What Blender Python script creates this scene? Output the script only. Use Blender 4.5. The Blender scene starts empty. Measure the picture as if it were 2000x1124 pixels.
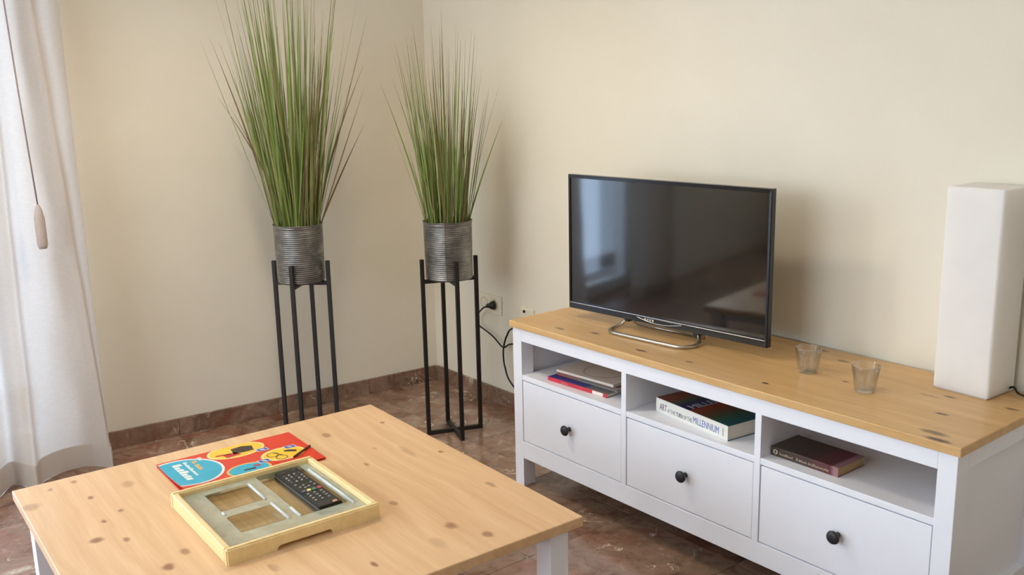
import bpy, bmesh, math, random
from mathutils import Vector, Matrix

# ------------------------------------------------------------------ camera, world, lights, exposure
SC = bpy.context.scene
COL = SC.collection
LA = -0.0858                                   # the window wall leaves the corner at slightly more than a right angle
LDIR = Vector((math.sin(LA), -math.cos(LA), 0))  # along the window wall, away from the corner
LNRM = Vector((math.cos(LA), math.sin(LA), 0))   # into the room
WALL_ROT = LA                                  # local x = into the room, local -y = along the wall


def wl(s, d, z):
    v = LDIR * s + LNRM * d
    return Vector((v.x, v.y, z))


cam_d = bpy.data.cameras.new('camera')
cam = bpy.data.objects.new('camera', cam_d)
COL.objects.link(cam)
SC.camera = cam
F_PX, YAW, PITCH, ROLL = 1858.476, 0.8975, 0.2136, -0.0227
cam_d.sensor_fit = 'HORIZONTAL'
cam_d.sensor_width = 36.0
cam_d.lens = F_PX / 2000 * 36.0
cam_d.clip_start = 0.02
_d = Vector((-math.sin(YAW) * math.cos(PITCH), math.cos(YAW) * math.cos(PITCH), -math.sin(PITCH)))
_r = _d.cross(Vector((0, 0, 1))).normalized()
_u = _r.cross(_d)
_c, _s = math.cos(ROLL), math.sin(ROLL)
_r, _u = _r * _c + _u * _s, _u * _c - _r * _s
cam.matrix_world = Matrix(((_r.x, _u.x, -_d.x, 3.4896), (_r.y, _u.y, -_d.y, -2.3353),
                           (_r.z, _u.z, -_d.z, 1.3272), (0, 0, 0, 1)))

world = bpy.data.worlds.new('world')
SC.world = world
world.use_nodes = True
bg = world.node_tree.nodes['Background']
bg.inputs['Color'].default_value = (0.62, 0.78, 1.0, 1)
bg.inputs['Strength'].default_value = 3.0


def area_light(name, loc, aim, sx, sy, power, color):
    ld = bpy.data.lights.new(name, 'AREA')
    ld.shape = 'RECTANGLE'
    ld.size, ld.size_y = sx, sy
    ld.energy = power
    ld.color = color
    o = bpy.data.objects.new(name, ld)
    o.location = loc
    o.rotation_euler = Vector(aim).to_track_quat('-Z', 'Y').to_euler()
    COL.objects.link(o)
    return o


# daylight through the balcony door; side and rear windows are unseen, added as fill
area_light('balcony_daylight', wl(2.28, -0.30, 1.15), LNRM, 1.25, 2.1, 30, (0.58, 0.74, 1.0))
area_light('side_fill', wl(4.1, -0.28, 1.6), LNRM, 1.35, 1.25, 92, (0.90, 0.95, 1.0))
area_light('rear_fill', (2.2, -5.15, 1.55), (0, 1, 0), 2.2, 1.5, 32, (0.84, 0.93, 1.0))

FILL_STRENGTH = 68.0                           # warm fill from an unseen, added pendant

vs = SC.view_settings
vs.view_transform = 'Standard'
vs.look = 'None'
vs.gamma = 1
vs.exposure = 0.24
vs.use_curve_mapping = False
SC.cycles.use_denoising = True
SC.cycles.max_bounces = 10
SC.cycles.diffuse_bounces = 6
SC.cycles.transparent_max_bounces = 16

random.seed(7)


# ------------------------------------------------------------------ small helpers
def lin(c):
    return tuple((x / 255 / 12.92) if x / 255 <= 0.04045 else ((x / 255 + 0.055) / 1.055) ** 2.4 for x in c) + (1,)


def link(o, parent=None):
    COL.objects.link(o)
    if parent is not None:
        o.parent = parent
    return o


def obj(name, bm, mat, parent=None, smooth=False, loc=None, rot=None):
    me = bpy.data.meshes.new(name)
    bm.to_mesh(me)
    bm.free()
    if smooth:
        for p in me.polygons:
            p.use_smooth = True
    o = bpy.data.objects.new(name, me)
    if mat is not None:
        for m in (mat if isinstance(mat, (list, tuple)) else [mat]):
            me.materials.append(m)
    if loc is not None:
        o.location = loc
    if rot is not None:
        o.rotation_euler = rot
    return link(o, parent)


def thing(name, label, cat, loc=(0, 0, 0), rotz=0.0, group=None):
    o = bpy.data.objects.new(name, None)
    o.empty_display_size = 0.05
    o.location = loc
    o.rotation_euler = (0, 0, rotz)
    link(o)
    return tag(o, label, cat, group)


def tag(o, label, cat, group=None):
    o['label'] = label
    o['category'] = cat
    if group:
        o['group'] = group
    return o


def struct(o, label=None):
    o['kind'] = 'structure'
    if label:
        o['label'] = label
    return o


def add_box(bm, a, b, bevel=0.0, seg=2, mi=0):
    """axis box from corner a to corner b"""
    x0, x1 = sorted((a[0], b[0]))
    y0, y1 = sorted((a[1], b[1]))
    z0, z1 = sorted((a[2], b[2]))
    vs_ = [bm.verts.new(p) for p in ((x0, y0, z0), (x1, y0, z0), (x1, y1, z0), (x0, y1, z0),
                                     (x0, y0, z1), (x1, y0, z1), (x1, y1, z1), (x0, y1, z1))]
    fs = [bm.faces.new([vs_[i] for i in q]) for q in
          ((0, 3, 2, 1), (4, 5, 6, 7), (0, 1, 5, 4), (1, 2, 6, 5), (2, 3, 7, 6), (3, 0, 4, 7))]
    for f in fs:
        f.material_index = mi
    if bevel > 0:
        es = set()
        for f in fs:
            es.update(f.edges)
        r = bmesh.ops.bevel(bm, geom=list(es), offset=bevel, segments=seg, affect='EDGES', profile=0.5)
        for f in r['faces']:
            f.material_index = mi
    return vs_


def box(name, a, b, mat, parent=None, bevel=0.002, seg=2, **kw):
    bm = bmesh.new()
    add_box(bm, a, b, bevel, seg)
    return obj(name, bm, mat, parent, **kw)


def prism(bm, pts, z0, z1, mi=0):
    """extruded polygon (xy), counter-clockwise"""
    lo = [bm.verts.new((x, y, z0)) for x, y in pts]
    hi = [bm.verts.new((x, y, z1)) for x, y in pts]
    n = len(pts)
    fs = [bm.faces.new(hi), bm.faces.new(lo[::-1])]
    for i in range(n):
        fs.append(bm.faces.new((lo[i], lo[(i + 1) % n], hi[(i + 1) % n], hi[i])))
    for f in fs:
        f.material_index = mi
    return fs


def round_rect(x0, x1, y0, y1, r, n=6):
    out = []
    for cx, cy, a0 in ((x1 - r, y0 + r, -90), (x1 - r, y1 - r, 0), (x0 + r, y1 - r, 90), (x0 + r, y0 + r, 180)):
        for k in range(n + 1):
            a = math.radians(a0 + 90 * k / n)
            out.append((cx + r * math.cos(a), cy + r * math.sin(a)))
    return out


def lathe(bm, prof, n=40, cap_bottom=False, cap_top=False, mi=0):
    rings = []
    for r, z in prof:
        rings.append([bm.verts.new((r * math.cos(2 * math.pi * k / n), r * math.sin(2 * math.pi * k / n), z)) for k in range(n)])
    for a, b in zip(rings, rings[1:]):
        for k in range(n):
            f = bm.faces.new((a[k], a[(k + 1) % n], b[(k + 1) % n], b[k]))
            f.material_index = mi
    if cap_bottom:
        bm.faces.new(rings[0][::-1])
    if cap_top:
        bm.faces.new(rings[-1])
    return rings


def smooth_path(pts, n=10):
    """Catmull-Rom through the points"""
    P = [Vector(p) for p in pts]
    P = [P[0] * 2 - P[1]] + P + [P[-1] * 2 - P[-2]]
    out = []
    for i in range(1, len(P) - 2):
        for k in range(n):
            t = k / n
            a, b, c, d = P[i - 1], P[i], P[i + 1], P[i + 2]
            out.append(0.5 * ((2 * b) + (c - a) * t + (2 * a - 5 * b + 4 * c - d) * t * t + (3 * b - a - 3 * c + d) * t ** 3))
    out.append(P[-2])
    return out


def sweep(bm, path, section, up=Vector((0, 0, 1)), closed=False, cap=True, mi=0):
    """section: list of (side, up) offsets carried along the path"""
    P = [Vector(p) for p in path]
    rings = []
    n = len(P)
    for i in range(n):
        if closed:
            t = P[(i + 1) % n] - P[i - 1]
        else:
            t = P[min(i + 1, n - 1)] - P[max(i - 1, 0)]
        t.normalize()
        ref = up if abs(t.dot(up)) < 0.97 else Vector((0, 1, 0.2)).normalized()
        side = t.cross(ref).normalized()
        u2 = side.cross(t)
        rings.append([bm.verts.new(P[i] + side * a + u2 * b) for a, b in section])
    m = len(section)
    pairs = list(zip(rings, rings[1:])) + ([(rings[-1], rings[0])] if closed else [])
    for a, b in pairs:
        for k in range(m):
            f = bm.faces.new((a[k], b[k], b[(k + 1) % m], a[(k + 1) % m]))
            f.material_index = mi
    if cap and not closed:
        bm.faces.new(rings[0])
        bm.faces.new(rings[-1][::-1])
    bmesh.ops.recalc_face_normals(bm, faces=bm.faces[:])


def circle(r, n=10):
    return [(r * math.cos(2 * math.pi * k / n), r * math.sin(2 * math.pi * k / n)) for k in range(n)]


def text_mesh(name, s, width, height, mat, parent, matrix, depth=0.0004, shear=0.0):
    """built-in font, scaled into width x height, standing on its lower left corner"""
    cu = bpy.data.curves.new(name, 'FONT')
    cu.body = s
    cu.extrude = 0.01
    cu.shear = shear
    t = bpy.data.objects.new(name, cu)
    COL.objects.link(t)
    dg = bpy.context.evaluated_depsgraph_get()
    me = bpy.data.meshes.new_from_object(t.evaluated_get(dg))
    bpy.data.objects.remove(t)
    bpy.data.curves.remove(cu)
    xs = [v.co.x for v in me.vertices]
    ys = [v.co.y for v in me.vertices]
    x0, x1, y0, y1 = min(xs), max(xs), min(ys), max(ys)
    for v in me.vertices:
        v.co = ((v.co.x - x0) / (x1 - x0) * width, (v.co.y - y0) / (y1 - y0) * height, (v.co.z + 0.01) / 0.02 * depth)
    me.materials.clear()
    me.materials.append(mat)
    o = bpy.data.objects.new(name, me)
    link(o, parent)
    o.matrix_local = matrix
    return o


# ------------------------------------------------------------------ materials
class NT:
    def __init__(self, name):
        self.m = bpy.data.materials.new(name)
        self.m.use_nodes = True
        self.t = self.m.node_tree
        self.n = self.t.nodes
        self.b = self.n['Principled BSDF']
        self.out = self.n['Material Output']

    def node(self, kind, **kw):
        nd = self.n.new(kind)
        for k, v in kw.items():
            setattr(nd, k, v)
        return nd

    def put(self, sock, v):
        if hasattr(v, 'links'):
            self.t.links.new(v, sock)
        else:
            sock.default_value = v

    def math(self, op, a, b=None, c=None):
        nd = self.node('ShaderNodeMath', operation=op)
        self.put(nd.inputs[0], a)
        if b is not None:
            self.put(nd.inputs[1], b)
        if c is not None:
            self.put(nd.inputs[2], c)
        return nd.outputs[0]

    def vmath(self, op, a, b=None):
        nd = self.node('ShaderNodeVectorMath', operation=op)
        self.put(nd.inputs[0], a)
        if b is not None:
            self.put(nd.inputs[1], b)
        return nd.outputs['Value'] if op in ('LENGTH', 'DISTANCE', 'DOT_PRODUCT') else nd.outputs[0]

    def coord(self, which='Object'):
        return self.node('ShaderNodeTexCoord').outputs[which]

    def noise(self, vec, scale, detail=3, rough=0.5, dist=0.0):
        nd = self.node('ShaderNodeTexNoise')
        self.put(nd.inputs['Vector'], vec)
        nd.inputs['Scale'].default_value = scale
        nd.inputs['Detail'].default_value = detail
        nd.inputs['Roughness'].default_value = rough
        nd.inputs['Distortion'].default_value = dist
        return nd.outputs['Fac']

    def ramp(self, fac, stops, interp='LINEAR'):
        nd = self.node('ShaderNodeValToRGB')
        cr = nd.color_ramp
        cr.interpolation = interp
        while len(cr.elements) < len(stops):
            cr.elements.new(0.5)
        for e, (p, c) in zip(cr.elements, stops):
            e.position = p
            e.color = c if len(c) == 4 else tuple(c) + (1,)
        self.put(nd.inputs['Fac'], fac)
        return nd.outputs['Color']

    def mix(self, fac, a, b, mode='MIX'):
        nd = self.node('ShaderNodeMix', data_type='RGBA', blend_type=mode)
        self.put(nd.inputs[0], fac)
        self.put(nd.inputs[6], a)
        self.put(nd.inputs[7], b)
        return nd.outputs[2]

    def maprange(self, v, a, b, c, d):
        nd = self.node('ShaderNodeMapRange')
        nd.interpolation_type = 'SMOOTHSTEP'
        self.put(nd.inputs[0], v)
        for i, x in enumerate((a, b, c, d)):
            nd.inputs[i + 1].default_value = x
        return nd.outputs[0]

    def bump(self, h, strength=0.2, dist=0.002):
        nd = self.node('ShaderNodeBump')
        nd.inputs['Strength'].default_value = strength
        nd.inputs['Distance'].default_value = dist
        self.put(nd.inputs['Height'], h)
        self.put(self.b.inputs['Normal'], nd.outputs[0])

    def set(self, **kw):
        for k, v in kw.items():
            self.put(self.b.inputs[k.replace('_', ' ')], v)
        return self.m


def plain(name, rgb, rough=0.5, metallic=0.0, var=0.06, scale=40, bump=0.0, coat=0.0, spec=0.5):
    """one colour with a faint procedural mottling"""
    t = NT(name)
    c = lin(rgb)
    f = t.noise(t.coord(), scale, 3)
    lo = tuple(x * (1 - var) for x in c[:3]) + (1,)
    hi = tuple(min(1, x * (1 + var)) for x in c[:3]) + (1,)
    t.set(Base_Color=t.ramp(f, [(0.3, lo), (0.7, hi)]), Roughness=rough, Metallic=metallic)
    t.b.inputs['Specular IOR Level'].default_value = spec
    if coat:
        t.b.inputs['Coat Weight'].default_value = coat
    if bump:
        t.bump(f, bump, 0.001)
    return t.m


def wall_mat():
    t = NT('cream_plaster')
    co = t.coord()
    f = t.noise(co, 3.0, 4)
    fine = t.noise(co, 220, 4, 0.6)
    c = t.ramp(f, [(0.3, lin((229, 221, 204))), (0.7, lin((233, 226, 211)))])
    t.set(Base_Color=c, Roughness=0.85)
    t.b.inputs['Specular IOR Level'].default_value = 0.2
    t.bump(fine, 0.25, 0.0015)
    return t.m


def marble_mat(name, tile=True, bright=1.0):
    t = NT(name)
    co = t.coord()
    rnd = t.node('ShaderNodeObjectInfo').outputs['Random']
    off = t.node('ShaderNodeCombineXYZ')
    for i, k in enumerate((37.0, 91.0, 53.0)):
        t.put(off.inputs[i], t.math('MULTIPLY', rnd, k))
    v = t.vmath('ADD', co, off.outputs[0])
    big = t.noise(v, 5.5, 6, 0.62, 1.2)
    mid = t.noise(v, 17, 6, 0.66, 1.6)
    fac = t.math('ADD', t.math('MULTIPLY', big, 0.62), t.math('MULTIPLY', mid, 0.38))
    fac = t.math('ADD', fac, t.math('MULTIPLY', t.math('SUBTRACT', rnd, 0.5), 0.08))
    base = t.ramp(fac, [(0.31, lin((70, 51, 42))), (0.42, lin((114, 85, 70))), (0.50, lin((132, 108, 90))),
                        (0.57, lin((142, 112, 97))), (0.64, lin((162, 144, 124))), (0.72, lin((198, 180, 166)))])
    red = t.maprange(t.noise(v, 4.0, 4, 0.6, 1.5), 0.50, 0.68, 0.0, 0.55)
    base = t.mix(red, base, lin((126, 74, 56)))
    # pale calcite veins and flecks
    w = t.noise(v, 4.5, 5, 0.6, 2.2)
    vein = t.maprange(t.math('ABSOLUTE', t.math('SUBTRACT', w, 0.5)), 0.0, 0.012, 1.0, 0.0)
    gate = t.maprange(t.noise(v, 6.5, 2), 0.54, 0.64, 0.0, 1.0)
    vein = t.math('MULTIPLY', vein, gate)
    col = t.mix(t.math('MULTIPLY', vein, 0.9), base, lin((226, 212, 194)))
    if tile:
        col = t.mix(1.0, col, t.node('ShaderNodeObjectInfo').outputs['Color'], 'MULTIPLY')
    t.set(Base_Color=col, Roughness=0.16)
    return t.m


def pine_mat(name, lo, hi, knots, seam=None, rough=0.38, grain=1.0, knot_rgb=(112, 62, 32), kgain=1.1):
    """edge-glued pine: grain along local x, knots at given local xy"""
    t = NT(name)
    co = t.coord()
    warp = t.noise(co, 2.2, 2)
    st = t.vmath('MULTIPLY', co, (1.3, 26.0, 26.0))
    wv = t.node('ShaderNodeCombineXYZ')
    t.put(wv.inputs[1], t.math('MULTIPLY', warp, 3.0))
    st = t.vmath('ADD', st, wv.outputs[0])
    g1 = t.noise(st, 1.6, 5, 0.55)
    g2 = t.noise(t.vmath('MULTIPLY', co, (6.0, 160.0, 160.0)), 1.2, 3)
    fac = t.math('ADD', t.math('MULTIPLY', g1, 0.7), t.math('MULTIPLY', g2, 0.3))
    col = t.ramp(fac, [(0.5 - 0.22 / grain, lin(lo)), (0.5 + 0.2 / grain, lin(hi))])
    if seam:                                    # each glued stave has its own tone
        sep = t.node('ShaderNodeSeparateXYZ')
        t.put(sep.inputs[0], co)
        st_id = t.math('FLOOR', t.math('DIVIDE', sep.outputs[1], seam))
        wn = t.node('ShaderNodeTexWhiteNoise', noise_dimensions='1D')
        t.put(wn.inputs['W'], st_id)
        tone = t.ramp(wn.outputs['Value'], [(0.0, (0.93, 0.90, 0.88, 1)), (1.0, (1.0, 1.0, 1.0, 1))])
        col = t.mix(1.0, col, tone, 'MULTIPLY')
    kd = t.noise(co, 60, 2)
    kv = t.node('ShaderNodeCombineXYZ')
    t.put(kv.inputs[0], t.math('MULTIPLY', t.math('SUBTRACT', kd, 0.5), 0.012))
    t.put(kv.inputs[1], t.math('MULTIPLY', t.math('SUBTRACT', kd, 0.5), 0.008))
    cw = t.vmath('ADD', co, kv.outputs[0])
    acc = None
    for (x, y, rx, ry, s) in knots:
        dv = t.vmath('MULTIPLY', t.vmath('SUBTRACT', cw, (x, y, 0.0)), (1 / rx, 1 / ry, 0.0))
        k = t.math('MULTIPLY', t.maprange(t.vmath('LENGTH', dv), 0.35, 1.2, 1.0, 0.0), min(0.96, s * kgain))
        acc = k if acc is None else t.math('MAXIMUM', acc, k)
    if acc is not None:
        col = t.mix(acc, col, lin(knot_rgb))
    t.set(Base_Color=col, Roughness=rough)
    t.b.inputs['Specular IOR Level'].default_value = 0.4
    t.bump(g2, 0.08, 0.0006)
    return t.m


def glass_mat(name, tint=(0.96, 0.98, 0.96), fac=None, rough=0.02, diffuse=None, edge=0.75, power=3.5):
    """thin clear pane: see-through with a mirror-like skin, optional milky share"""
    t = NT(name)
    tr = t.node('ShaderNodeBsdfTransparent')
    tr.inputs['Color'].default_value = tint + (1,)
    gl = t.node('ShaderNodeBsdfGlossy')
    gl.inputs['Roughness'].default_value = rough
    fr = t.node('ShaderNodeLayerWeight')
    face = t.math('MULTIPLY', t.math('POWER', fr.outputs['Facing'], power), edge)
    mx = t.node('ShaderNodeMixShader')
    t.put(mx.inputs[0], t.math('ADD', face, fac or 0.0))
    t.put(mx.inputs[1], tr.outputs[0])
    t.put(mx.inputs[2], gl.outputs[0])
    res = mx.outputs[0]
    if diffuse:
        df = t.node('ShaderNodeBsdfDiffuse')
        df.inputs['Color'].default_value = lin(diffuse[0])
        m2 = t.node('ShaderNodeMixShader')
        f = t.maprange(t.noise(t.coord(), 30, 2), 0.2, 0.8, diffuse[1] * 0.8, diffuse[1] * 1.2)
        t.put(m2.inputs[0], f)
        t.put(m2.inputs[1], res)
        t.put(m2.inputs[2], df.outputs[0])
        res = m2.outputs[0]
    t.put(t.out.inputs['Surface'], res)
    return t.m


def curtain_mat():
    t = NT('curtain_linen')
    co = t.coord('UV')
    weave = t.noise(t.vmath('MULTIPLY', co, (500.0, 60.0, 1.0)), 1.0, 3)
    slub = t.noise(t.vmath('MULTIPLY', co, (25.0, 350.0, 1.0)), 1.0, 3)
    col = t.ramp(t.math('ADD', t.math('MULTIPLY', weave, 0.5), t.math('MULTIPLY', slub, 0.5)),
                 [(0.3, lin((208, 196, 184))), (0.7, lin((221, 210, 199)))])
    df = t.node('ShaderNodeBsdfDiffuse')
    t.put(df.inputs['Color'], col)
    tl = t.node('ShaderNodeBsdfTranslucent')
    t.put(tl.inputs['Color'], col)
    mx = t.node('ShaderNodeMixShader')
    mx.inputs[0].default_value = 0.34
    t.put(mx.inputs[1], df.outputs[0])
    t.put(mx.inputs[2], tl.outputs[0])
    tr = t.node('ShaderNodeBsdfTransparent')
    m2 = t.node('ShaderNodeMixShader')
    m2.inputs[0].default_value = 0.02
    t.put(m2.inputs[1], mx.outputs[0])
    t.put(m2.inputs[2], tr.outputs[0])
    t.put(t.out.inputs['Surface'], m2.outputs[0])
    return t.m


def blade_mat():
    t = NT('grass_blade')
    rnd = t.node('ShaderNodeObjectInfo').outputs['Random']
    uv = t.node('ShaderNodeSeparateXYZ')
    t.put(uv.inputs[0], t.coord('UV'))
    green = t.ramp(rnd, [(0.0, lin((88, 108, 50))), (0.35, lin((112, 134, 66))), (0.62, lin((134, 148, 84))),
                         (0.80, lin((128, 118, 76))), (0.95, lin((108, 82, 60)))])
    tipf = t.maprange(t.math('ADD', uv.outputs[1], t.math('MULTIPLY', t.math('SUBTRACT', rnd, 0.5), 0.5)), 0.55, 1.0, 0.0, 0.8)
    col = t.mix(tipf, green, lin((104, 84, 58)))
    streak = t.noise(t.vmath('MULTIPLY', t.coord('UV'), (9.0, 2.0, 1.0)), 2.0, 2)
    col = t.mix(t.math('MULTIPLY', streak, 0.18), col, lin((160, 172, 104)))
    t.set(Base_Color=col, Roughness=0.42)
    t.b.inputs['Specular IOR Level'].default_value = 0.35
    return t.m


def zinc_mat():
    t = NT('galvanised_zinc')
    co = t.coord()
    f = t.noise(co, 16, 5, 0.6)
    g = t.noise(t.vmath('MULTIPLY', co, (30.0, 30.0, 260.0)), 1.0, 3)
    fac = t.math('ADD', t.math('MULTIPLY', f, 0.7), t.math('MULTIPLY', g, 0.3))
    t.set(Base_Color=t.ramp(fac, [(0.32, lin((92, 92, 92))), (0.5, lin((128, 127, 124))), (0.68, lin((168, 165, 158)))]),
          Roughness=0.38, Metallic=0.85)
    return t.m


M = {}
M['wall'] = wall_mat()
M['ceiling'] = plain('ceiling_paint', (240, 236, 226), 0.9, var=0.02)
M['marble'] = marble_mat('rosso_marble')
M['grout'] = plain('grout', (96, 78, 64), 0.9)
M['white'] = plain('white_lacquer', (240, 241, 249), 0.38, var=0.015, scale=8)
M['white_in'] = plain('white_lacquer_inside', (228, 224, 220), 0.5, var=0.02, scale=8)
M['black_metal'] = plain('black_powder_coat', (20, 14, 10), 0.5, var=0.15, scale=120)
M['knob'] = plain('blackened_knob', (34, 34, 40), 0.38, var=0.1)
M['zinc'] = zinc_mat()
M['soil'] = plain('dark_foam', (42, 36, 26), 0.95, var=0.3, scale=120, bump=0.5)
M['blade'] = blade_mat()
M['curtain'] = curtain_mat()
M['upvc'] = plain('white_window_frame', (238, 238, 236), 0.4, var=0.01)
M['pane'] = glass_mat('window_glass', (0.97, 0.99, 1.0))
M['tv_black'] = plain('tv_gloss_black', (14, 14, 16), 0.22, var=0.05)
M['tv_matt'] = plain('tv_matt_black', (20, 20, 21), 0.55, var=0.05)
M['chrome'] = plain('chrome', (205, 202, 196), 0.18, 1.0, var=0.03)
M['brushed'] = plain('brushed_steel', (198, 194, 186), 0.3, 1.0, var=0.05)
M['cable'] = plain('black_cable', (22, 20, 18), 0.5, var=0.05)
M['socket'] = plain('cream_socket', (232, 224, 202), 0.4, var=0.015)
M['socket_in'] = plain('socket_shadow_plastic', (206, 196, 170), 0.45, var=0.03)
M['hole'] = plain('socket_hole', (30, 26, 22), 0.7)
M['lamp'] = plain('opal_lamp_plastic', (232, 229, 226), 0.5, var=0.02, scale=12, spec=0.3)
_lp = M['lamp'].node_tree.nodes['Principled BSDF']
_lp.inputs['Subsurface Weight'].default_value = 0.7
_lp.inputs['Subsurface Radius'].default_value = (1.0, 0.95, 0.9)
_lp.inputs['Subsurface Scale'].default_value = 0.06
M['tumbler'] = glass_mat('tumbler_glass', (0.975, 0.972, 0.955), 0.12, 0.015, edge=1.0, power=2.4)
_scr = NT('tv_screen')
M['screen'] = _scr.set(Base_Color=_scr.ramp(_scr.noise(_scr.coord(), 3, 2), [(0.3, lin((10, 9, 9))), (0.7, lin((13, 12, 12)))]), Roughness=0.06)
_scr.b.inputs['IOR'].default_value = 1.75

# knots read off the two tops, in each top's own frame
TK = [(0.142, -0.202, .022, .013, .55), (0.152, -0.047, .010, .007, .7), (0.42, -0.038, .010, .007, .7), (0.369, -0.099, .045, .012, .30),
      (0.653, -0.054, .022, .009, .5), (0.764, -0.232, .020, .014, .62), (0.842, -0.195, .016, .012, .6), (0.81, -0.29, .030, .016, .22),
      (0.038, -0.778, .012, .008, .55), (0.05, -0.831, .012, .007, .5), (0.154, -0.77, .013, .008, .7), (0.13, -0.685, .026, .016, .35),
      (0.123, -0.883, .022, .022, .38), (0.263, -0.735, .012, .007, .6), (0.294, -0.777, .010, .006, .7), (0.373, -0.811, .014, .016, .7),
      (0.41, -0.762, .013, .008, .6), (0.572, -0.732, .018, .013, .7), (0.601, -0.269, .016, .009, .5), (0.532, -0.688, .018, .011, .55),
      (0.806, -0.428, .014, .006, .7), (0.375, -0.214, .014, .007, .55), (0.30, -0.15, .012, .006, .3), (0.85, -0.62, .016, .01, .5),
      (0.70, -0.58, .02, .01, .3)]
BK = [(0.196, -0.405, .022, .010, .6), (0.312, -0.365, .022, .010, .55), (0.54, -0.401, .026, .008, .65), (0.959, -0.39, .012, .006, .75),
      (0.709, -0.387, .016, .006, .5), (0.984, -0.08, .022, .010, .5), (0.888, -0.031, .024, .010, .5), (1.319, -0.158, .018, .007, .6),
      (1.364, -0.284, .017, .007, .8), (1.411, -0.407, .036, .014, .55), (1.437, -0.441, .034, .011, .78), (1.454, -0.138, .020, .006, .6),
      (1.088, -0.233, .012, .007, .55), (1.28, -0.185, .03, .006, .35)]
M['pine_table'] = pine_mat('pine_table', (214, 172, 128), (235, 200, 158), TK, 0.075, 0.36, knot_rgb=(128, 72, 44))
M['pine_bench'] = pine_mat('pine_bench', (200, 157, 102), (224, 187, 132), BK, 0.08, 0.34, knot_rgb=(78, 46, 18), kgain=1.35)
M['pine_tray'] = pine_mat('pine_tray', (226, 196, 136), (242, 218, 164), [], None, 0.45)
M['ply'] = pine_mat('tray_plywood', (176, 134, 82), (206, 166, 110), [], None, 0.5, 1.6)

# ------------------------------------------------------------------ the room
RX, RY, RH = 7.2, -5.0, 2.6
TILE = 0.41
slab = struct(box('floor', (-1.2, 0.4, -0.06), (RX + 0.3, RY - 0.3, -0.0025), M['grout'], bevel=0),
              'polished brown and red marble tile floor')
bm = bmesh.new()
add_box(bm, (-TILE / 2 + .0006, -TILE / 2 + .0006, -0.012), (TILE / 2 - .0006, TILE / 2 - .0006, 0), 0.0006, 1)
tile0 = obj('tile', bm, M['marble'], slab)
first = True
ys = [-0.349 + TILE / 2 - TILE * k for k in range(0, 13)]
xs = [1.565 - TILE * 6 + TILE / 2 + TILE * k for k in range(0, 21)]
for y in ys:
    for x in xs:
        if x < -0.45 + LDIR.x * (-y) - 0.1 and x < -0.3:
            continue
        o = tile0 if first else tile0.copy()
        if not first:
            link(o, slab)
        first = False
        o.location = (x, y, 0)
        k = random.uniform(1.10, 1.30)
        o.color = (k, k, k, 1)
        o.rotation_euler = (0, 0, random.choice((0, 1, 2, 3)) * math.pi / 2)

bm = bmesh.new()
q0, q1 = wl(-0.3, -0.22, 0), wl(5.35, -0.22, 0)
prism(bm, [(q0.x, 0.25), (q1.x, q1.y), (RX + 0.25, q1.y), (RX + 0.25, 0.25)], RH, RH + 0.1)
ceil = struct(obj('ceiling', bm, M['ceiling']))
struct(box('wall_back', (-0.30, 0, 0), (RX + 0.25, 0.25, RH), M['wall'], bevel=0), 'smooth cream plaster wall behind the television')
struct(box('wall_right', (RX, 0, 0), (RX + 0.25, RY, RH), M['wall'], bevel=0))

# window wall in its own frame: local -y runs along the wall, local x into the room
WS0, WS1, WZ = 1.56, 3.02, 2.2
bm = bmesh.new()
add_box(bm, (-0.25, 0.0, 0), (0, -WS0, RH))
add_box(bm, (-0.25, -WS1, 0), (0, -3.42, RH))
add_box(bm, (-0.25, -4.78, 0), (0, -5.2, RH))
add_box(bm, (-0.25, -3.42, 0), (0, -4.78, 0.97))
add_box(bm, (-0.25, -3.42, 2.23), (0, -4.78, RH))
add_box(bm, (-0.25, -WS0, WZ), (0, -WS1, RH))
struct(obj('wall_left', bm, M['wall'], rot=(0, 0, LA)), 'smooth cream plaster wall behind the plants')
# unseen pendant added above the frame to warm and brighten the lower corner
PX, PY, PZ = 1.05, -1.18, 1.92
cl = thing('fill_pendant', 'unseen white dome pendant added to light the lower room corner', 'lamp', (PX, PY, 0))
bm = bmesh.new()
lathe(bm, [(0.0, RH - 0.03), (0.05, RH - 0.03), (0.055, RH - 0.02), (0.055, RH - 0.001), (0.0, RH - 0.001)], 32)
bmesh.ops.remove_doubles(bm, verts=bm.verts[:], dist=1e-5)
obj('canopy', bm, M['upvc'], cl)
bm = bmesh.new()
sweep(bm, [(0, 0, RH - 0.03), (0, 0, PZ + 0.15)], circle(0.003, 8))
obj('cord', bm, M['upvc'], cl)
bm = bmesh.new()
lathe(bm, [(0.0, PZ + 0.155), (0.03, PZ + 0.155), (0.035, PZ + 0.11), (0.0, PZ + 0.11)], 24)
bmesh.ops.remove_doubles(bm, verts=bm.verts[:], dist=1e-5)
obj('holder', bm, M['upvc'], cl)
bm = bmesh.new()
lathe(bm, [(0.034, PZ + 0.125), (0.06, PZ + 0.12), (0.16, PZ + 0.06), (0.225, PZ - 0.06), (0.222, PZ - 0.06), (0.156, PZ + 0.056), (0.058, PZ + 0.115), (0.034, PZ + 0.12)], 48)
bmesh.ops.recalc_face_normals(bm, faces=bm.faces[:])
obj('shade', bm, M['upvc'], cl, smooth=True)  # dome shaped to hold the added light off the upper walls
t = NT('fill_globe')
t.set(Base_Color=lin((245, 238, 224)), Emission_Color=(1.0, 0.89, 0.70, 1), Emission_Strength=FILL_STRENGTH)
bm = bmesh.new()
bmesh.ops.create_uvsphere(bm, u_segments=32, v_segments=16, radius=0.085)
obj('globe', bm, t.m, cl, smooth=True, loc=(0, 0, PZ + 0.015))

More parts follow.
